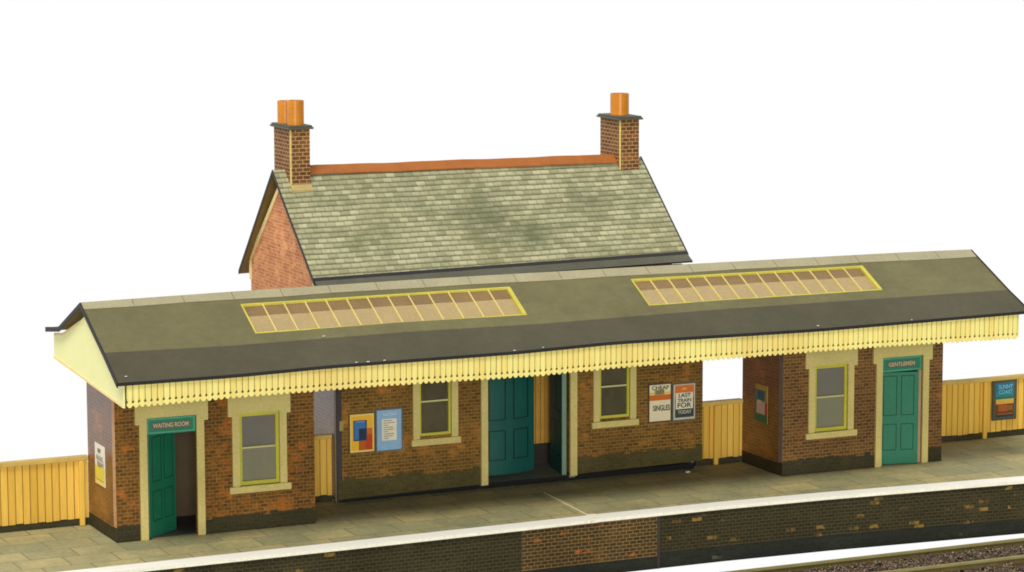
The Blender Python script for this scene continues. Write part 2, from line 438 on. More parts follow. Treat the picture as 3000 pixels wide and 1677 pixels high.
m = MB(); y = lerp_poly(BACK,7.8)-.39; m.box(7.802,7.818,y-.016,y+.1,ZW,-.054); m.build('joint_strip', M['purple'], W)

# ------------------------------------------------------------------ track board
zt = -1.25
m = MB(); m.hexa([(-9,-3.0,zt-.3),(30,-2.98,zt-.3),(30,-14,zt-.3),(-9,-14,zt-.3)][::-1]+[(-9,-3.0,zt),(30,-2.98,zt),(30,-14,zt),(-9,-14,zt)][::-1])
tag(m.build('trackbed', M['bed']), 'olive track bed in front of the platform', 'track bed', kind='structure')
T = empty('railway_track', (16,-4.2,zt), 'railway track with olive rails on purple grey ballast', 'railway track')
for yr in (-3.5,-4.85):
    m = MB()
    m.box(-9,30,yr-.075,yr+.075,zt+.075,zt+.095,1)
    m.box(-9,30,yr-.02,yr+.02,zt+.095,zt+.17,1)
    m.box(-9,30,yr-.045,yr+.045,zt+.17,zt+.215,0)
    m.build('rail', [M['railm'],M['railside']], T)
for k in range(44):
    x = .7+k*.55
    m = MB(); m.box(x,x+.24,-5.5,-2.98-.15,zt+.01,zt+.072); m.build('sleeper', M['sleeper'], T)
# ballast: many small stones in one object
bm_ = MB(); rnd = random.Random(3)
mats_b = [plain('ballast stone', c, var=.3, scale=5) for c in ((132,110,102),(104,88,84),(156,134,114),(88,76,62),(122,108,80))]
for _ in range(17000):
    x = rnd.uniform(2.0,25.0)
    band = rnd.random()
    if band < .8: y = rnd.uniform(-4.72,-3.6)
    else: y = rnd.uniform(-5.6,-4.98)
    ph = ((x-.7) % .55)/.55
    on = ph < .44
    if on and rnd.random() < .72: continue
    s = rnd.uniform(.016,.038); z = zt+(.075 if on else rnd.uniform(.02,.13))
    c = Vector((x,y,z)); q = Matrix.Rotation(rnd.uniform(0,6),3,Vector((rnd.random(),rnd.random(),rnd.random()+.1)).normalized())
    vs = [c+q@Vector(p)*s*rnd.uniform(.8,1.25) for p in ((1,0,0),(0,1,0),(-1,0,0),(0,-1,0),(0,0,.8),(0,0,-.8))]
    mi = rnd.randrange(5)
    for t in ((0,1,4),(1,2,4),(2,3,4),(3,0,4),(1,0,5),(2,1,5),(3,2,5),(0,3,5)): bm_.face([vs[i] for i in t], mi)
tag(bm_.build('ballast', mats_b), 'purple grey stone ballast between the rails', 'ballast', kind='stuff')

# ------------------------------------------------------------------ fences
YF = 1.86
def fence(x0, x1, posts, label):
    F = empty('fence', ((x0+x1)/2,YF,0), label, 'fence', 'yellow plank fence lengths behind the platform')
    m = MB()
    m.box(x0,x1,YF+.03,YF+.05,.15,1.36,1)
    w = .1525; x = math.floor(x0/w)*w
    while x < x1:
        a, b = max(x+.011,x0), min(x+w-.011,x1)
        if b-a > .02:
            dz = random.uniform(-.012,.012); dy = random.uniform(0,.004)
            m.box(a,b,YF+dy,YF+.028,.145+dz,1.35,0)
        x += w
    m.build('boarding', [M['fence'],M['fenceback']], F)
    m = MB(); n = max(1,int((x1-x0)/1.5)); 
    for k in range(n):
        a = x0+(x1-x0)*k/n; b = x0+(x1-x0)*(k+1)/n
        z = 1.35+random.uniform(-.004,.004)
        m.box(a,b-.003,YF-.06,YF+.1,z,z+.095)
    m.build('cap_rail', M['fencecap'], F, bevel=.012)
    for xp in posts:
        m = MB(); m.box(xp-.05,xp+.05,YF-.075,YF-.004,.01,1.347); m.build('post', M['fence'], F, bevel=.008)
    m = MB(); m.box(x0,x1,YF+.01,YF+.12,.001,.143); m.build('brick_base', M['plinth'], F)
    return F
fence(-9,-.004,[-.16,-2.7,-5.3], 'long yellow plank fence running off the left end of the platform')
fence(4.204,5.296,[], 'sliver of yellow fence between the open-doored hut and the brick house')
fence(14.0,15.168,[14.48], 'short yellow fence with one post in the gap right of the brick house')
fence(19.283,30,[21.62,24.6,27.6], 'yellow plank fence at the far right carrying a blue and orange poster')

# ------------------------------------------------------------------ shared pieces
def surround_window(par, wx0, wx1, y, ear, sill, z0=.92, z1=2.40, ztop=2.95, earz=2.35):
    """stone dressing: wx0..wx1 = clear opening"""
    m = MB(); a, b = wx0, wx1; p = .045
    jw = .15
    yl, yh = y-p, y-.002
    m.box(a-jw,a,yl,yh,z0,earz); m.box(b,b+jw,yl,yh,z0,earz)
    m.box(a-jw-ear,b+jw+ear,yl,yh,z1,ztop)
    m.box(a-jw-ear,a,yl,yh,earz,z1); m.box(b,b+jw+ear,yl,yh,earz,z1)
    S = m.build('window_surround', M['stone'], par)
    m = MB(); m.box(a-jw-sill,b+jw+sill,y-.085,y-.002,z0-.14,z0-.001); m.build('sill', M['stone'], S, bevel=.01)
    return S
def window(par, a, b, y, z0, z1, mats, frw=.068, rail=1.685):
    """lime painted sash set back in its opening"""
    m = MB(); yf = y+.008
    m.box(a,a+frw,yf,yf+.05,z0,z1); m.box(b-frw,b,yf,yf+.05,z0,z1)
    m.box(a+frw,b-frw,yf,yf+.05,z0,z0+frw+.01); m.box(a+frw,b-frw,yf,yf+.05,z1-frw,z1)
    Wn = m.build('window', M['lime'], par)
    m = MB(); m.box(a+frw+.002,b-frw-.002,yf+.012,yf+.045,rail-.017,rail+.017); m.build('meeting_rail', M['rail_pale'], Wn)
    m = MB(); m.box(a+.01,b-.01,yf+.055,yf+.065,rail,z1-.01,0); m.box(a+.01,b-.01,yf+.055,yf+.065,z0+.01,rail-.001,1); m.build('pane', mats, Wn)
    return Wn
def leaf(par, w, z0, z1, hinge, ang, th=.05, name='door', edge=None, both=False):
    """four panel door; local x from the hinge, panels on both faces"""
    m = MB()
    m.box(0,w,-th/2,th/2,z0,z1,0)
    H = z1-z0
    zs = ((z0+.15*H,z0+.44*H),(z0+.53*H,z1-.035*H))
    M_ = Matrix.Translation((hinge[0],hinge[1],0)) @ Matrix.Rotation(ang,4,'Z')
    st = .11*w
    for s in (-1,1):
        yb = s*th/2
        for (c,d) in zs:
            for (a,b) in ((st,.46*w),(.56*w,w-st)):
                t = .018
                for (e,f,g,h) in ((a,b,c,c+t),(a,b,d-t,d),(a,a+t,c+t,d-t),(b-t,b,c+t,d-t)):
                    y0, y1 = sorted((yb+s*.001, yb+s*.006))
                    m.box(e,f,y0,y1,g,h,1)
    if edge: m.box(-.004,-.001,-th/2,th/2,z0,z1,2); m.box(w+.001,w+.004,-th/2,th/2,z0,z1,2)
    m.v = [tuple(M_ @ Vector(p)) for p in m.v]
    return m.build(name, [M['green'],M['greendk'],M[edge or 'greendk']], par)
def door_surround(par, a, b, y, ear, ztop=2.95, zo=2.46, earz=2.34, zb=.005, pw=.155):
    m = MB(); yl, yh = y-.05, y-.002
    m.box(a-pw,a,yl,yh,zb,earz); m.box(b,b+pw,yl,yh,zb,earz)
    m.box(a-pw-ear,b+pw+ear,yl,yh,zo,ztop); m.box(a-pw-ear,a,yl,yh,earz,zo); m.box(b,b+pw+ear,yl,yh,earz,zo)
    return m.build('door_surround', M['stone'], par)
def transom(par, a, b, y, words, tw):
    m = MB(); yf = y+.02
    m.box(a,b,yf,yf+.05,2.115,2.458,0)
    t = .03
    for (e,f,g,h) in ((a+.02,b-.02,2.135,2.135+t),(a+.02,b-.02,2.438-t,2.438),(a+.02,a+.02+t,2.135+t,2.438-t),(b-.02-t,b-.02,2.135+t,2.438-t)):
        m.box(e,f,yf-.012,yf-.001,g,h,1)
    S = m.build('door_sign', [M['teal'],M['teallt']], par)
    cx = (a+b)/2
    m = MB(); m.box(cx-tw/2-.04,cx+tw/2+.04,yf-.008,yf-.001,2.205,2.36); m.build('sign_panel', M['signdark'], S)
    text_obj(words, .125, M['signtext'], S, (cx,yf-.012,2.283), width=tw)
    return S

def hut(x0, x1, y0, y1, door, win, label, words, tw, cat='building'):
    H = empty('station_hut', ((x0+x1)/2,(y0+y1)/2,0), label, cat)
    ZT = 3.9; da, db = door; wa, wb = win
    m = MB()
    m.wall(x0,x1,0.002,ZT,y0,.1,[(da,db,-1,2.46),(wa,wb,.92,2.40)])
    m.build('front_wall', M['brick_hut'] if x0 < 5 else M['brick_plain'], H)
    m = MB(); m.box(x0,x0+.1,y0+.18,y1,.002,ZT); m.build('side_wall', M['brick_side'], H)
    m = MB(); m.box(x1-.1,x1,y0+.102,y1,.002,ZT); m.build('side_wall', M['brick_side'], H)
    m = MB(); m.box(x0+.102,x1-.102,y1-.1,y1,.002,ZT); m.build('back_wall', M['brick_side'], H)
    # room lining, floor and lid
    m = MB()
    m.box(x0+.103,x0+.12,y0+.19,y1-.103,.02,ZT-.03); m.box(x1-.12,x1-.103,y0+.105,y1-.103,.02,ZT-.03)
    m.box(x0+.122,x1-.122,y1-.12,y1-.103,.02,ZT-.03)
    m.box(wa-.22,wa-.2,y0+.105,y1-.122,.02,ZT-.03) if wa > da else m.box(wb+.2,wb+.22,y0+.105,y1-.122,.02,ZT-.03)
    m.build('lining', M['room'], H)
    m = MB(); m.box(x0+.102,x1-.102,y0+.102,y1-.102,.003,.018); m.build('room_floor', M['floor'], H)
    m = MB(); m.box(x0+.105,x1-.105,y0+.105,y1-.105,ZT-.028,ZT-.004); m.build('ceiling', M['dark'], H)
    # dark painted plinth, 4 mm proud
    m = MB()
    for a, b in ((x0,da-.157),(db+.157,x1)):
        toothed(a,b,.003,.003,y0-.006,y0-.001,.33,int(a*10)).build('plinth', M['plinth'], H)
    m = MB(); m.box(x0-.006,x0-.001,y0+.18,y1,.003,.27); m.build('plinth', M['plinth'], H)
    m = MB(); m.box(x0-.004,x0+.096,y0+.004,y0+.178,.3,ZT,0); m.box(x0-.004,x0+.096,y0+.004,y0+.178,.002,.299,1)
    m.build('corner_strip', [M['cardedge'] if x0 < 5 else M['greyedge'], M['plinth']], H)
    ds = door_surround(H, da, db, y0, .085)
    transom(H, da+.002, db-.002, y0, words, tw)
    surround_window(H, wa, wb, y0, .085, .075)
    window(H, wa+.003, wb-.003, y0, .925, 2.397, [M['pane'],M['pane_low']])
    return H
h1 = hut(0, 4.2, 0, 1.86, (.645,1.68), (2.58,3.44), 'brick hut at the left end, its green door open under a WAITING ROOM sign', 'WAITING ROOM', .74)
leaf(h1, .93, .02, 2.11, (.69,.07), math.radians(38), edge='greenedge')
h2 = hut(15.17, 19.28, .05, 1.86, (17.68,18.74), (15.95,16.80), 'brick hut at the right end with a closed green door and one window', 'GENTLEMEN', .68)
m = MB(); m.box(18.652,18.738,.075,.14,.01,2.11); m.build('door_jamb', M['jamb'], h2)
leaf(h2, .93, .02, 2.09, (17.72,.235), math.radians(-13), edge='greenedge')

# ------------------------------------------------------------------ station house
HX0, HX1, HY = 5.30, 13.98, 1.53
S = empty('station_house', (9.6,4,0), 'brick station house with slate gable roof and two chimneys behind the canopy', 'building')
zb0, zb1 = .095, .195
m = MB(); m.wall(HX0,HX1,.2,3.7,HY,.12,[(8.74,10.70,-1,2.75),(7.16,7.90,1.29,2.7),(11.42,12.16,1.33,2.7)])
m.build('front_wall', M['brick_house'], S)
# raised plinth whose lower edge lifts clear of the paving towards the right
def plin(a, b):
    q = lambda x: zb0+(zb1-zb0)*(x-HX0)/(HX1-HX0)
    m = toothed(a,b,q(a),q(b),HY-.012,HY-.002,.50+.03*(a>9),int(a*7))
    return m
o = plin(HX0,8.575).build('plinth', M['plinth_house'], S)
o = plin(10.865,HX1).build('plinth', M['plinth_house'], S)
m = MB(); m.box(HX0+.12,HX1-.12,HY+.14,6.8,.002,.12); m.build('gap_shade_block', M['black'], S)  # recessed block coloured black for the shadow gap under the house
# left side: lower wall and gable in one sheet
APY, APZ = 4.98, 6.42
m = MB(); m.box(HX0,HX0+.1,HY+.122,3.018,.1,3.68); m.build('wing_wall', M['brick_wing'], S)
HG = 5.385
m = MB(); m.prism([(HG,3.02,.1),(HG,6.93,.1),(HG,6.93,4.60),(HG,APY,APZ),(HG,3.02,4.75)][::-1], (.1,0,0))
m.build('gable_wall', M['brick_gable'], S)
m = MB(); m.prism([(HX1-.1,HY+.122,.2),(HX1-.1,6.93,.2),(HX1-.1,6.93,4.60),(HX1-.1,APY,APZ),(HX1-.1,3.02,4.75),(HX1-.1,3.02,3.68),(HX1-.1,HY+.122,3.68)], (.1,0,0))
m.build('gable_wall', M['brick_gable'], S)
m = MB(); m.box(HX0-.012,HX0+.1,HY-.004,HY+.118,.08,3.69,0); m.box(HX0-.04,HX0-.014,HY+.03,HY+.06,.04,3.69,1)
m.build('corner_strip', [M['purple'],M['greyedge']], S)
m = MB(); m.box(HG+.102,HX1-.102,3.02,3.12,3.4,4.62); m.build('upper_wall', M['brick_gable'], S)
m = MB(); m.box(HG+.102,HX1-.102,6.83,6.93,.1,4.55); m.build('back_wall', M['brick_gable'], S)
# pale barge edge along the gable top
def strip2(p, q, w, x0, x1):
    (a,b),(c,d) = p, q
    return [(x0,a,b),(x1,a,b),(x1,c,d),(x0,c,d),(x0,a,b+w),(x1,a,b+w),(x1,c,d+w),(x0,c,d+w)]
m = MB()
m.hexa(strip2((APY,APZ-.1),(6.93,4.51),.13,HG-.03,HG-.002)); m.hexa(strip2((6.87,4.1),(6.97,4.1),.46,HG-.03,HG-.002))
m.hexa(strip2((2.96,4.62),(APY,APZ-.1),.12,HG-.03,HG-.002)); m.box(HG-.03,HG-.002,2.94,3.02,4.05,4.66)
m.build('gable_trim', M['creamtrim'], S)
# roof: two slate slopes with card edges
RX0, RX1 = 5.22, 14.13
def zl(x, a, b): return a+(b-a)*(x-RX0)/(RX1-RX0)
def rf(x, t):       # front slope: t=0 eave .. 1 ridge
    ye, ze = 2.56, zl(x,4.60,4.68); yr_, zr_ = zl(x,5.0,4.88), zl(x,6.74,6.665)
    w = .012*math.sin(x*1.7+t*3)+.008*math.sin(x*4.1-t*5)
    return (x, ye+(yr_-ye)*t, ze+(zr_-ze)*t+w*math.sin(math.pi*t))
def rb(x, t):
    ye, ze = zl(x,7.27,7.2), zl(x,4.26,4.4); yr_, zr_ = zl(x,5.0,4.88), zl(x,6.74,6.665)
    return (x, yr_+(ye-yr_)*t, zr_+(ze-zr_)*t)
us = [RX0+(RX1-RX0)*k/36 for k in range(37)]; vs = [k/8 for k in range(9)]
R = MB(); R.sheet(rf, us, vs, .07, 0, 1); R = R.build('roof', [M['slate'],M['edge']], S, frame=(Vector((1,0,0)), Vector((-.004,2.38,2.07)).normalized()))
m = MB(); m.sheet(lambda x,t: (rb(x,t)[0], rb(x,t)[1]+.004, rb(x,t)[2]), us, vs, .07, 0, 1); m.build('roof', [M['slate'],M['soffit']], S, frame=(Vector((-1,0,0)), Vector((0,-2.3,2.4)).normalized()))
# verge edges, dark
m = MB(); mR = MB()
for k in range(8):
    for fn in (rf, rb):
        a, b = fn(RX0,vs[k]), fn(RX0,vs[k+1])
        m.hexa([(RX0-.014,a[1],a[2]-.085),(RX0-.002,a[1],a[2]-.085),(RX0-.002,b[1],b[2]-.085),(RX0-.014,b[1],b[2]-.085),(RX0-.014,a[1],a[2]+.012),(RX0-.002,a[1],a[2]+.012),(RX0-.002,b[1],b[2]+.012),(RX0-.014,b[1],b[2]+.012)])
        a, b = fn(RX1,vs[k]), fn(RX1,vs[k+1])
        mR.hexa([(RX1+.002,a[1],a[2]-.09),(RX1+.03,a[1],a[2]-.09),(RX1+.03,b[1],b[2]-.09),(RX1+.002,b[1],b[2]-.09),(RX1+.002,a[1],a[2]+.012),(RX1+.03,a[1],a[2]+.012),(RX1+.03,b[1],b[2]+.012),(RX1+.002,b[1],b[2]+.012)])
m.build('verge_strip', M['edge'], S); mR.build('verge_strip', M['edge'], S)
# eaves: flatter lead-grey drip strip over a fascia coloured dark for the shadow below
m = MB()
for k in range(36):
    a, b = us[k], us[k+1]
    za, zb = rf(a,0)[2]+.004, rf(b,0)[2]+.004
    d = .26
    m.hexa([(a,2.57-d,za-.155),(b,2.57-d,zb-.155),(b,2.62,zb-.04),(a,2.62,za-.04),(a,2.57-d,za-.12),(b,2.57-d,zb-.12),(b,2.60,zb+.03),(a,2.60,za+.03)], 1, top=0)
k1 = us[-1]
m.build('drip_strip', [M['lead'],M['edge']], S)
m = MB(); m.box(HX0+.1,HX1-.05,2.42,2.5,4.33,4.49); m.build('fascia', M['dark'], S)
# slate lap line at the eave
m = MB()
for k in range(36):
    a, b = us[k], us[k+1]; za, zb = rf(a,.0)[2], rf(b,.0)[2]
    m.hexa([(a,2.545,za-.02),(b,2.545,zb-.02),(b,2.60,zb+.02),(a,2.60,za+.02),(a,2.545,za+.012),(b,2.545,zb+.012),(b,2.615,zb+.066),(a,2.615,za+.066)])
m.build('lap_edge', M['edge'], S)
# terracotta ridge tiles between the stacks
m = MB(); a, b = 5.92, 13.458
ya, yb = zl(a,5.0,4.88), zl(b,5.0,4.88); za, zb = zl(a,6.74,6.665)+.075, zl(b,6.74,6.665)+.085
n = 24
for k in range(n):
    t0, t1 = k/n, (k+1)/n
    wob = lambda t: .006*math.sin(t*17)+.004*math.sin(t*41)
    P0 = (a+(b-a)*t0, ya+(yb-ya)*t0, za+(zb-za)*t0+wob(t0)); P1 = (a+(b-a)*t1, ya+(yb-ya)*t1, za+(zb-za)*t1+wob(t1))
    for sg in (-1,1):
        f, h = .18*sg, .165
        T4 = [P0, P1, (P1[0],P1[1]+f,P1[2]-h), (P0[0],P0[1]+f,P0[2]-h)]
        if sg < 0: T4 = T4[::-1]
        T4 = T4 if sg < 0 else T4
        lo = [(p[0],p[1],p[2]-.025) for p in T4]
        m.hexa((lo+list(T4)) if sg > 0 else (lo+list(T4)))
m.build('ridge_tiles', M['terracotta'], S)
# chimneys
def chimney(x0, x1, y0, y1, zt_, zc, pots, ptop):
    m = MB(); m.box(x0,x1,y0,y1,5.9,zt_); C = m.build('chimney', M['brick_stack'], S)
    m = MB(); m.box(x0-.07,x1+.07,y0-.07,y1+.07,zt_+.001,zt_+.045); m.box(x0-.045,x1+.045,y0-.045,y1+.045,zt_+.046,zc); m.build('cap', M['lead'], C, bevel=.008)
    m = MB(); m.box(x0-.004,x0+.022,y0-.006,y0-.001,6.42,zt_-.01); m.box(x0-.006,x0-.001,y0,y0+.03,6.42,zt_-.01); m.build('corner_edge', M['bar'], C)
    for (px,py,r,h) in pots:
        m = MB(); m.cyl(px,py,zc+.001,ptop+h,r,r*1.0,24,0,wall=.035); m.build('pot', M['pot'], C, smooth=False)
    # stepped paper flashing at the foot
    m = MB()
    for (a,b,yy0,yy1) in ((x0-.01,x1+.02,y0-.13,y0-.004),):
        za = rf((a+b)/2,(yy0-2.56)/2.4)[2]; zb_ = rf((a+b)/2,(yy1-2.56)/2.4)[2]
        m.hexa([(a,yy0,za-.05),(b,yy0,za-.05),(b,yy1,zb_-.05),(a,yy1,zb_-.05),(a,yy0,za+.02),(b,yy0,za+.02),(b,yy1,zb_+.02),(a,yy1,zb_+.02)])
    m.build('flashing', M['flashtan'] if x0 < 8 else M['slate'], C)
    return C
chimney(5.49,5.94,4.61,5.62,7.637,7.72,[(5.67,5.36,.18,-.02),(5.71,4.86,.185,.02)],8.23)
chimney(13.46,13.945,4.58,5.58,7.553,7.635,[(13.69,5.06,.215,0)],8.126)
# windows under the canopy
for (a,b,zs) in ((7.16,7.90,1.29),(11.42,12.16,1.33)):
    surround_window(S, a, b, HY, .06, .05, z0=zs-.05, z1=2.7, ztop=3.0, earz=2.66)
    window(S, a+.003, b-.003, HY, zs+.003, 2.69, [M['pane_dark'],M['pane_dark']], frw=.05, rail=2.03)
# doorway
m = MB(); yl, yh = HY-.06, HY-.003
m.box(8.585,8.74,yl,yh,.12,2.75); m.box(10.70,10.865,yl,yh,.14,2.75); m.box(8.5,10.95,yl,yh,2.752,3.05)
m.build('door_surround', M['stone'], S)
m = MB(); m.box(8.6,10.85,HY+.02,3.0,.09,.15); m.box(8.745,10.695,HY+.0,HY+.018,.085,.149,1); m.build('hall_floor', [M['hallfloor'],M['black']], S)  # black strip paints out the light caught by the floor's front edge
m = MB(); 
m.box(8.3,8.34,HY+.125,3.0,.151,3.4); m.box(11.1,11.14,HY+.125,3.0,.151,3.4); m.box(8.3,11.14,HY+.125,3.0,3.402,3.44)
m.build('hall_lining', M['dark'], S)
m = MB(); xx = 8.36
while xx < 11.08:
    m.box(xx,xx+.10,2.9,2.95,.62,3.39,0); xx += .115
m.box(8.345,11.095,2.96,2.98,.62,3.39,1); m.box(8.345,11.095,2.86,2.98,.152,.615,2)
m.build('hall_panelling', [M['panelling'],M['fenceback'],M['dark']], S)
# bowed left leaf and the right leaf standing square to the wall
m = MB(); W_ = 1.36; n = 14; z0, z1 = .2, 2.72
pt = lambda t, off: (8.80+W_*t, 2.02+.16*t-.12*math.sin(math.pi*t)+off)
for k in range(n):
    a0, a1 = pt(k/n,0), pt((k+1)/n,0); c0, c1 = pt(k/n,.045), pt((k+1)/n,.045)
    m.hexa([(*a0,z0),(*a1,z0),(*c1,z0),(*c0,z0),(*a0,z1),(*a1,z1),(*c1,z1),(*c0,z1)], 0)
for (c,d) in ((.52,1.18),(1.40,2.6)):
    for (ta,tb) in ((.13,.43),(.57,.87)):
        for (e,f,g,h) in ((ta,tb,c,c+.022),(ta,tb,d-.022,d),(ta,ta+.02,c+.022,d-.022),(tb-.02,tb,c+.022,d-.022)):
            nn = 4 if f-e > .1 else 1
            for q in range(nn):
                t0, t1 = e+(f-e)*q/nn, e+(f-e)*(q+1)/nn
                a0, a1 = pt(t0,-.008), pt(t1,-.008); c0, c1 = pt(t0,-.001), pt(t1,-.001)
                m.hexa([(*a0,g),(*a1,g),(*c1,g),(*c0,g),(*a0,h),(*a1,h),(*c1,h),(*c0,h)], 1)
m.build('door', [M['green_shaded'],M['tealdk']], S)
o = leaf(S, .95, .16, 2.72, (10.60,1.58), math.radians(80), th=.1, edge='greenedge'); o.data.materials[0] = M['green_shaded']; o.data.materials[1] = M['tealdk']
m = MB(); m.box(8.745,8.80,HY+.13,2.1,.152,2.73); m.build('door_jamb', M['greendk'], S)

# ------------------------------------------------------------------ canopy
C = empty('platform_canopy', (10,0,3), 'long olive roofed platform canopy with two rooflights and a pointed cream valance', 'canopy')
CX0, CX1 = -.41, 20.42
def interp(tab, x):
    for (a,b),(c,d) in zip(tab, tab[1:]):
        if x <= c: 
            t = (x-a)/(c-a); return b+(d-b)*max(0,min(1,t))
    return tab[-1][1]
ZR = [(-.41,4.722),(2.7,4.745),(7,4.752),(9.5,4.735),(13.7,4.705),(18.8,4.66),(20.42,4.63)]
ZK = [(-.41,3.94),(2.2,3.90),(6,3.925),(9,3.893),(12.9,3.928),(20.42,3.90)]
ZE = [(-.41,3.522),(1.9,3.515),(4,3.556),(8,3.552),(10.2,3.60),(15,3.545),(20.42,3.588)]
YR, YK, YE = .736, -.786, -1.60
def fz(x, y):
    if y >= YK:
        t = (y-YK)/(YR-YK); return interp(ZK,x)+(interp(ZR,x)-interp(ZK,x))*t
    t = (y-YE)/(YK-YE); return interp(ZE,x)-.04+(interp(ZK,x)+.0-interp(ZE,x)+.04)*t
cu = sorted({CX0+(CX1-CX0)*k/40 for k in range(41)}|{2.80,8.74,11.60,17.33})
# upper slope cut round the two rooflights
SL = [(2.80,8.74),(11.60,17.33)]; SY0, SY1 = -.47, .37
m = MB()
ys_u = [YK,SY0,SY1,YR]
for i in range(len(cu)-1):
    a, b = cu[i], cu[i+1]
    for j in range(3):
        if j == 1 and any(s[0]-1e-6 <= a and b <= s[1]+1e-6 for s in SL): continue
        y0, y1 = ys_u[j], ys_u[j+1]
        T4 = [(a,y0,fz(a,y0)),(b,y0,fz(b,y0)),(b,y1,fz(b,y1)),(a,y1,fz(a,y1))]
        m.hexa([(p[0],p[1],p[2]-.07) for p in T4]+T4, 1, top=0)
m.build('front_slope', [M['felt'],M['edge']], C)
m = MB(); m.sheet(lambda x,y: (x,y,fz(x,y)+.006), cu, [YE,-1.2,YK+.02], .05, 0, 1)
m.build('eaves_strip', [M['felt_dark'],M['edge']], C)
# back slope with a flat flare; stops at the house wall in the middle
def bz(x, y):
    zr_, zk_ = interp(ZR,x), interp(ZR,x)-.69
    return zr_+(zk_-zr_)*(y-YR)/(2.29-YR) if y <= 2.29 else zk_-.13*(y-2.29)/.94
m = MB()
for a, b, ye in ((CX0,5.18,3.23),(5.185,14.12,2.24),(14.125,CX1,3.23)):
    uu = [a+(b-a)*k/10 for k in range(11)]
    yy = [YR+.002,1.5,2.29,3.23] if ye > 3 else [YR+.002,1.5,2.24]
    m.sheet(lambda x,y: (x,y,bz(x,y)), uu, yy, .06, 0, 1)
m.build('back_slope', [M['felt'],M['soffit']], C)
# dark raw card edge along the verges
for X, s in ((CX0,-1),(CX1,1)):
    m = MB(); x0, x1 = sorted((X+s*.002,X+s*.03))
    prof = [(YE-.01,fz(X,YE)+.02),(YK,fz(X,YK)+.022),(YR,fz(X,YR)+.02),(2.29,bz(X,2.29)+.01),(3.23,bz(X,3.23)+.01)]
    for (a,b),(c,d) in zip(prof,prof[1:]):
        m.hexa([(x0,a,b-.1),(x1,a,b-.1),(x1,c,d-.1),(x0,c,d-.1),(x0,a,b),(x1,a,b),(x1,c,d),(x0,c,d)])
    m.build('verge_strip', M['edge'], C)
# eaves nose: dark edge under the felt, slightly chipped
m = MB(); 
for i in range(len(cu)-1):
    a, b = cu[i], cu[i+1]; za, zb_ = fz(a,YE)+.014, fz(b,YE)+.014
    m.hexa([(a,YE-.02,za-.065),(b,YE-.02,zb_-.065),(b,YE-.001,zb_-.065),(a,YE-.001,za-.065),(a,YE-.02,za),(b,YE-.02,zb_),(b,YE-.001,zb_),(a,YE-.001,za)])
m.build('eaves_edge', M['edge'], C)
# ridge flashing in lengths, folded over both slopes
m = MB(); x = CX0; k = 0
while x < CX1-.05:
    b = min(x+1.045,CX1)
    wa = .185+.08*((x-CX0)/(CX1-CX0))**.7+.012*math.sin(k*2.1); wb = .185+.08*((b-CX0)/(CX1-CX0))**.7+.012*math.sin(k*2.1+2)
    e = b-.012
    q = lambda xx, ww: [(xx,YR-ww,fz(xx,YR-ww)+.012),(xx,YR,interp(ZR,xx)+.024)]
    a2, b2 = q(x,wa), q(e,wb)
    T4 = [a2[0],b2[0],b2[1],a2[1]]
    m.hexa([(p[0],p[1],p[2]-.008) for p in T4]+T4, 0)
    T4 = [(x,YR+.001,interp(ZR,x)+.024),(e,YR+.001,interp(ZR,e)+.024),(e,YR+.25,bz(e,YR+.25)+.012),(x,YR+.25,bz(x,YR+.25)+.012)]
    m.hexa([(p[0],p[1],p[2]-.008) for p in T4]+T4, 0)
    x = b; k += 1
m.build('ridge_flashing', M['flash'], C)
# rooflights
for (a,b) in SL:
    def pz(x,y,o): return (x,y,fz(x,y)+o)
    m = MB()
    def bar(x0,x1,y0,y1,o0,o1,mm):
        T4 = [pz(x0,y0,o1),pz(x1,y0,o1),pz(x1,y1,o1),pz(x0,y1,o1)]
        m.hexa([(p[0],p[1],p[2]-(o1-o0)) for p in T4]+T4, mm)
    bar(a-.01,b+.01,SY1-.022,SY1+.004,-.06,.014,0); bar(a-.01,b+.01,SY0-.006,SY0+.02,-.06,.008,0)
    bar(a-.01,a+.022,SY0+.021,SY1-.023,-.06,.012,0); bar(b-.085,b+.005,SY0+.021,SY1-.023,-.06,.024,0)
    n = 13
    for q in range(1,n):
        xc = a+(b-.05-a)*q/n
        bar(xc-.011,xc+.011,SY0+.021,SY1-.024,-.04,.0,1)
    L = m.build('rooflight', [M['skyframe'],M['bar']], C)
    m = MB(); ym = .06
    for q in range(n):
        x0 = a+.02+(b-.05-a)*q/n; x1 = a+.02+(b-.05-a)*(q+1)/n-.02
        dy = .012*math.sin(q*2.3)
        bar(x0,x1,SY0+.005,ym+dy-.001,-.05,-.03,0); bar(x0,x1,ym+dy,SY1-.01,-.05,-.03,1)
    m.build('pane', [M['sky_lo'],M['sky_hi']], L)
# valance of pointed boards
VY = -1.578; vx0, vx1 = -.235, 20.14; w = .1233
m = MB(); n = int(round((vx1-vx0)/w)); w = (vx1-vx0)/n
ZB = [(-.25,2.985),(2,3.018),(5,3.018),(8.5,2.968),(10.2,3.0),(15,3.012),(17.4,2.995),(20.14,2.945)]
for k in range(n):
    a, b = vx0+k*w+.010, vx0+(k+1)*w-.010
    zt_, zb_ = fz((a+b)/2,-1.5)+.0-.05, interp(ZB,(a+b)/2)+random.uniform(-.004,.004)
    c = (a+b)/2; hw = (b-a)/2
    fw2 = w/2-.0005
    half = [(hw,zt_),(hw,zb_+.138),(hw-.016,zb_+.130),(hw-.016,zb_+.096),(fw2,zb_+.084),(fw2,zb_+.05),(.02,zb_)]
    out = [(c-u,z) for u,z in half]+[(c+u,z) for u,z in half[::-1]]
    yy = VY+random.uniform(-.003,.003)
    m.prism([(x,yy,z) for x,z in out], (0,.022,0), 0)
m.box(vx0,vx1,VY+.027,VY+.04,3.163,3.44,1)
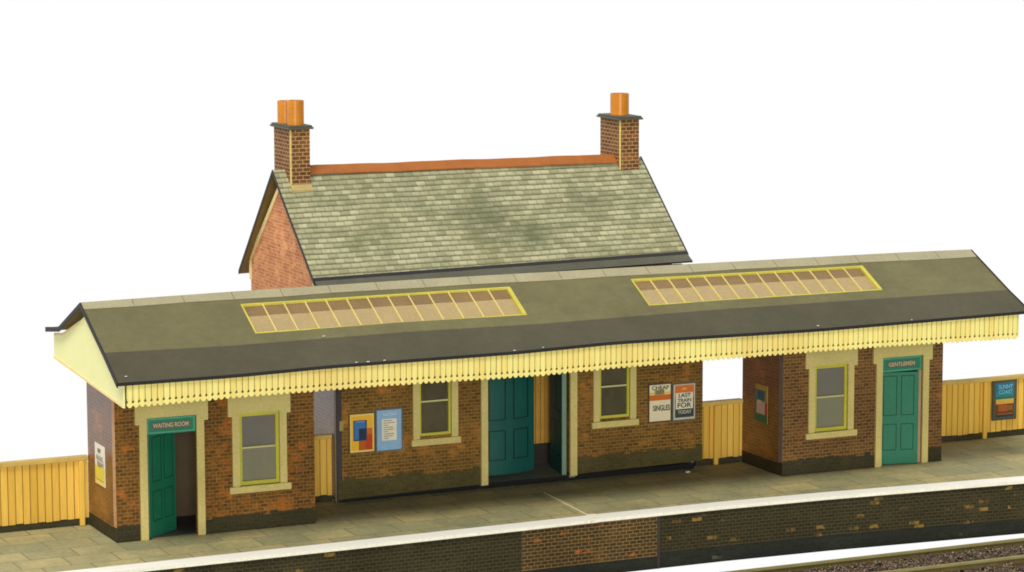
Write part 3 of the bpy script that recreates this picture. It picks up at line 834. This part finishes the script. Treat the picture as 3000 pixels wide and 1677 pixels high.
for k in range(24):
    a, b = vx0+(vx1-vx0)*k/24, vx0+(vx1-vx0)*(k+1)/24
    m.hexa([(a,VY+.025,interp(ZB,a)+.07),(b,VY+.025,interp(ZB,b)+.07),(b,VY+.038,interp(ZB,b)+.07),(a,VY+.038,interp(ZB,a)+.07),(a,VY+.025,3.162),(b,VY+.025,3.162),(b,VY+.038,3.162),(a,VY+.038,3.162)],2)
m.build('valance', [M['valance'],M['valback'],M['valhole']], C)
# cream end boards with a raised border
for X, s in ((-.30,1),(20.19,-1)):
    out = [(-1.56,2.985),(3.12,3.27),(3.08,3.80),(2.45,3.885),(1.15,4.33),(.74,4.50),(YK,fz(X,YK)-.10),(-1.56,fz(X,-1.56)-.085)]
    m = MB(); m.prism([(X,y,z) for y,z in out], (.035*s,0,0), 0)
    G_ = m.build('end_board', M['cream'], C)
    m = MB()
    for (p,q,wd) in (((-1.54,2.99),(3.10,3.272),.05),((3.06,3.75),(2.45,3.835),.04),((2.45,3.835),(1.15,4.28),.045)):
        (a,b),(c,d) = p,q
        xa, xb = sorted((X-.002*s,X-.012*s))
        m.hexa([(xa,a,b),(xb,a,b),(xb,c,d),(xa,c,d),(xa,a,b+wd),(xb,a,b+wd),(xb,c,d+wd),(xa,c,d+wd)])
    m.build('border', M['creamtrim'], G_)
# small flecks of glue and bare card along the eaves
m = MB()
for (x,y,r) in ((4.15,-.72,.035),(4.5,-1.585,.03),(4.75,-1.59,.04),(5.1,-1.585,.03),(7.95,-1.58,.03),(8.6,-1.57,.02),(15.1,-1.52,.035),(17.4,-1.58,.02),(-.2,-1.45,.03)):
    z = fz(x,y)+.014
    m = MB(); m.prism([(x-r,y-r*.3,z),(x+r*.4,y-r*.5,z),(x+r,y+r*.1,z),(x-r*.2,y+r*.6,z)], (0,0,.012)); m.build('glue_fleck', M['chip'], C)

# ------------------------------------------------------------------ posters
def poster(x0, x1, z0, z1, y, rects, frame, label, fw=.03, texts=(), cat='poster', skew=0, name='poster'):
    """board on a wall facing -y; rects in 0..1 of the printed sheet"""
    Pn = empty(name, ((x0+x1)/2,y,z0), label, cat)
    m = MB(); m.box(x0-fw,x1+fw,y-.022,y-.002,z0-fw,z1+fw); B = m.build('frame', flat(frame), Pn)
    m = MB(); mats = []
    for k, (a,b,c,d,col) in enumerate(rects):
        mt = flat(col)
        if mt not in mats: mats.append(mt)
        yy = y-.024-.0016*k
        X0, X1 = x0+(x1-x0)*a, x0+(x1-x0)*b; Z0, Z1 = z0+(z1-z0)*c, z0+(z1-z0)*d
        m.box(X0,X1,yy,yy+.0012,Z0,Z1,mats.index(mt))
    m.build('print', mats, Pn)
    for (s,u,v,size,wid,col) in texts:
        text_obj(s, size, flat(col), Pn, (x0+(x1-x0)*u, y-.03-.0016*len(rects), z0+(z1-z0)*v), width=wid)
    return Pn
yw = HY
poster(5.58,6.12,1.075,1.885,yw,[(0,1,0,1,(232,200,110)),(.05,.95,.05,.95,(232,178,48)),(.36,.93,.05,.62,(200,104,34)),(.62,.93,.05,.46,(186,66,30)),(.13,.7,.3,.84,(46,74,104)),(.17,.64,.34,.79,(62,112,176)),(.36,.66,.32,.62,(34,54,66)),(.2,.6,.79,.82,(120,150,180)),(.36,.62,.05,.3,(176,96,20))],(96,84,50),
       'yellow and orange poster with a blue block, beside the pale blue notice')
lines = [(0,1,0,1,(140,176,206)),(.2,.8,.24,.78,(226,220,196))]
for k in range(9):
    zc = .74-.055*k
    lines.append((.26,.26+.48*(.7+.3*math.sin(k*2.2)),zc-.012,zc+.004,(110,108,100) if k != 3 else (176,90,80)))
poster(6.19,6.745,1.07,1.925,yw,lines,(92,104,116),'pale blue framed notice with a cream text panel on the house wall',texts=[('NOTICE',.5,.9,.09,.3,(196,214,228))])
poster(12.645,13.165,1.175,1.985,yw,[(0,1,0,1,(226,214,178)),(.0,1,.57,.72,(200,104,34)),(.0,1,.72,.8,(222,190,110)),(.24,.7,.72,.86,(156,144,98))],(78,70,52),
       'cream and white poster with an orange band across its middle',
       texts=[('CHEAP',.5,.91,.12,.42,(96,88,66)),('DAY',.5,.79,.1,.2,(110,104,70)),('SINGLES',.56,.35,.17,.42,(48,48,44))])
poster(13.24,13.775,1.165,1.955,yw,[(0,1,0,1,(196,186,164)),(.07,.95,.62,.97,(206,112,48)),(.07,.95,.06,.62,(60,70,60)),(.1,.9,.3,.76,(222,214,186)),(.4,.6,.84,.9,(232,160,96)),(.12,.9,.06,.14,(58,66,78))],(92,92,84),
       'poster with an orange top, white lettered panel and dark green foot',
       texts=[('LAST',.5,.68,.12,.3,(70,66,60)),('TRAIN',.5,.54,.11,.34,(76,78,78)),('FOR',.48,.4,.15,.34,(60,62,54)),('TODAY',.5,.21,.11,.34,(186,186,160))])
poster(21.83,22.44,.45,1.33,1.80,[(0,1,0,1,(76,80,72)),(.09,.9,.52,.96,(40,110,142)),(.09,.9,.6,.74,(44,122,136)),(.09,.9,.52,.6,(48,104,84)),(.09,.9,.45,.53,(186,166,74)),(.09,.9,.4,.47,(206,150,60)),(.09,.9,.1,.4,(104,62,22)),(.2,.62,.2,.38,(150,84,36)),(.25,.8,.14,.2,(120,46,24)),(.62,.85,.22,.36,(124,92,40)),(.15,.85,.12,.14,(128,108,66)),(.09,.9,.06,.11,(54,52,40))],(70,72,58),
       'framed poster with blue lettered top on the yellow fence',
       texts=[('SUNNY',.5,.86,.14,.4,(126,178,196)),('COAST',.5,.72,.13,.38,(110,178,184))])
def side_poster(x, y0, y1, z0, z1, rects, label, texts=()):
    Pn = empty('poster', (x,(y0+y1)/2,z0), label, 'poster')
    m = MB(); mats = []
    for k, (a,b,c,d,col) in enumerate(rects):
        mt = flat(col)
        if mt not in mats: mats.append(mt)
        xx = x-.012-.0016*k
        # a..b run from the viewer's left (far end) to the near end
        Y1, Y0 = y1+(y0-y1)*a, y1+(y0-y1)*b
        m.box(xx,(x-.001 if k == 0 else xx+.0012),Y0,Y1,z0+(z1-z0)*c,z0+(z1-z0)*d,mats.index(mt))
    m.build('print', mats, Pn)
    for (s,u,v,size,wid,col) in texts:
        text_obj(s, size, flat(col), Pn, (x-.018-.0016*len(rects), y1+(y0-y1)*u, z0+(z1-z0)*v), face='x', width=wid)
    return Pn
side_poster(-.002,.68,1.33,.985,1.81,[(0,1,0,1,(236,226,214)),(0,1,.12,.46,(226,206,80)),(0,1,.0,.1,(238,212,130)),(.1,.9,.1,.13,(184,164,70)),(.3,.6,.44,.5,(150,160,110))],
   'narrow white over yellow poster on the end wall of the left hut', texts=[('BY',.5,.84,.12,.2,(110,108,112)),('RAIL',.55,.66,.14,.45,(150,160,150)),('TODAY',.6,.52,.1,.45,(150,140,130))])
side_poster(15.164,.70,1.24,1.06,1.90,[(0,1,0,1,(170,140,62)),(.0,.84,.14,.86,(92,116,104)),(.2,.72,.6,.84,(44,88,104)),(.12,.8,.2,.56,(196,158,146)),(.84,1,.18,.55,(168,58,46)),(0,1,0,.22,(44,104,70)),(.2,.5,.5,.58,(206,180,150))],
   'small poster of teal, pink and green bands on the right hut end wall')
pl = MB(); pl.box(5.345,5.43,yw-.02,yw-.002,1.56,1.77); tag(pl.build('wall_plate', plain('pale plate', (150,140,84))), 'tiny pale plate on the house wall beside its left corner', 'plate')
ch = MB(); ch.prism([(13.46,1.33,.004),(13.55,1.30,.004),(13.58,1.36,.004),(13.50,1.40,.004)], (0,0,.02)); tag(ch.build('paper_chip', M['chip']), 'tiny white chip lying on the paving at the foot of the house wall', 'chip')

# ------------------------------------------------------------------ light
w = bpy.data.worlds.new('World'); sc.world = w; w.use_nodes = True
wt = w.node_tree; bg = wt.nodes['Background']; bg.inputs[1].default_value = 1.0
# white studio: bright backdrop behind the model and overhead, dimmer room on the near side
tc = N(wt, 'ShaderNodeTexCoord'); sx = N(wt, 'ShaderNodeSeparateXYZ'); wt.links.new(tc.outputs['Generated'], sx.inputs[0])
wt.links.new(ramp(wt, sx.outputs[1], [(.34, G(.10)), (.54, G(1.0))]), bg.inputs[0])
for nd in wt.nodes:
    if nd.type == 'VALTORGB': nd.name = 'backdrop'
mr = N(wt, 'ShaderNodeMapRange'); mr.inputs[1].default_value = -1; mr.inputs[2].default_value = 1
wt.links.new(sx.outputs[1], mr.inputs[0]); wt.links.new(mr.outputs[0], wt.nodes['backdrop'].inputs[0])
sun = bpy.data.lights.new('key_lamp', 'SUN'); sun.energy = 2.25; sun.angle = math.radians(20); sun.color = (1,.96,.86)
so = bpy.data.objects.new('key_lamp', sun); COL.objects.link(so)
d = Vector((.40,.42,-.9))      # travelling direction of the light
so.rotation_euler = d.to_track_quat('-Z','Y').to_euler(); so.location = (0,-20,25)

fl = bpy.data.lights.new('front_fill', 'SUN'); fl.energy = 1.9; fl.angle = math.radians(24); fl.color = (1,.985,.93)  # added fill that brightens the fascia and the walls under the canopy
fo = bpy.data.objects.new('front_fill', fl); COL.objects.link(fo); fo.location = (0,-60,10)
fo.rotation_euler = Vector((.30,.95,-.085)).to_track_quat('-Z','Y').to_euler()

# ------------------------------------------------------------------ camera
yaw, pitch, roll, f = -.43352, -.13836, -.00198, 8762.35
loc = Vector((-17.2398,-55.8837,13.1941))
cy, sy, cp, sp_ = math.cos(yaw), math.sin(yaw), math.cos(pitch), math.sin(pitch)
fw_ = Vector((-sy*cp, cy*cp, sp_)); rt = Vector((cy,sy,0)); up = rt.cross(fw_)
r2 = rt*math.cos(roll)+up*math.sin(roll); u2 = up*math.cos(roll)-rt*math.sin(roll)
cam = bpy.data.cameras.new('camera'); co = bpy.data.objects.new('camera', cam); COL.objects.link(co)
mw = Matrix((r2, u2, -fw_)).transposed().to_4x4(); mw.translation = loc; co.matrix_world = mw
cam.sensor_width = 36; cam.lens = 36*f/3000; cam.clip_start = 1; cam.clip_end = 500
sc.camera = co
vs_ = sc.view_settings; vs_.view_transform = 'Standard'; vs_.look = 'None'; vs_.exposure = 0; vs_.gamma = 1
sc.cycles.filter_width = 1.8
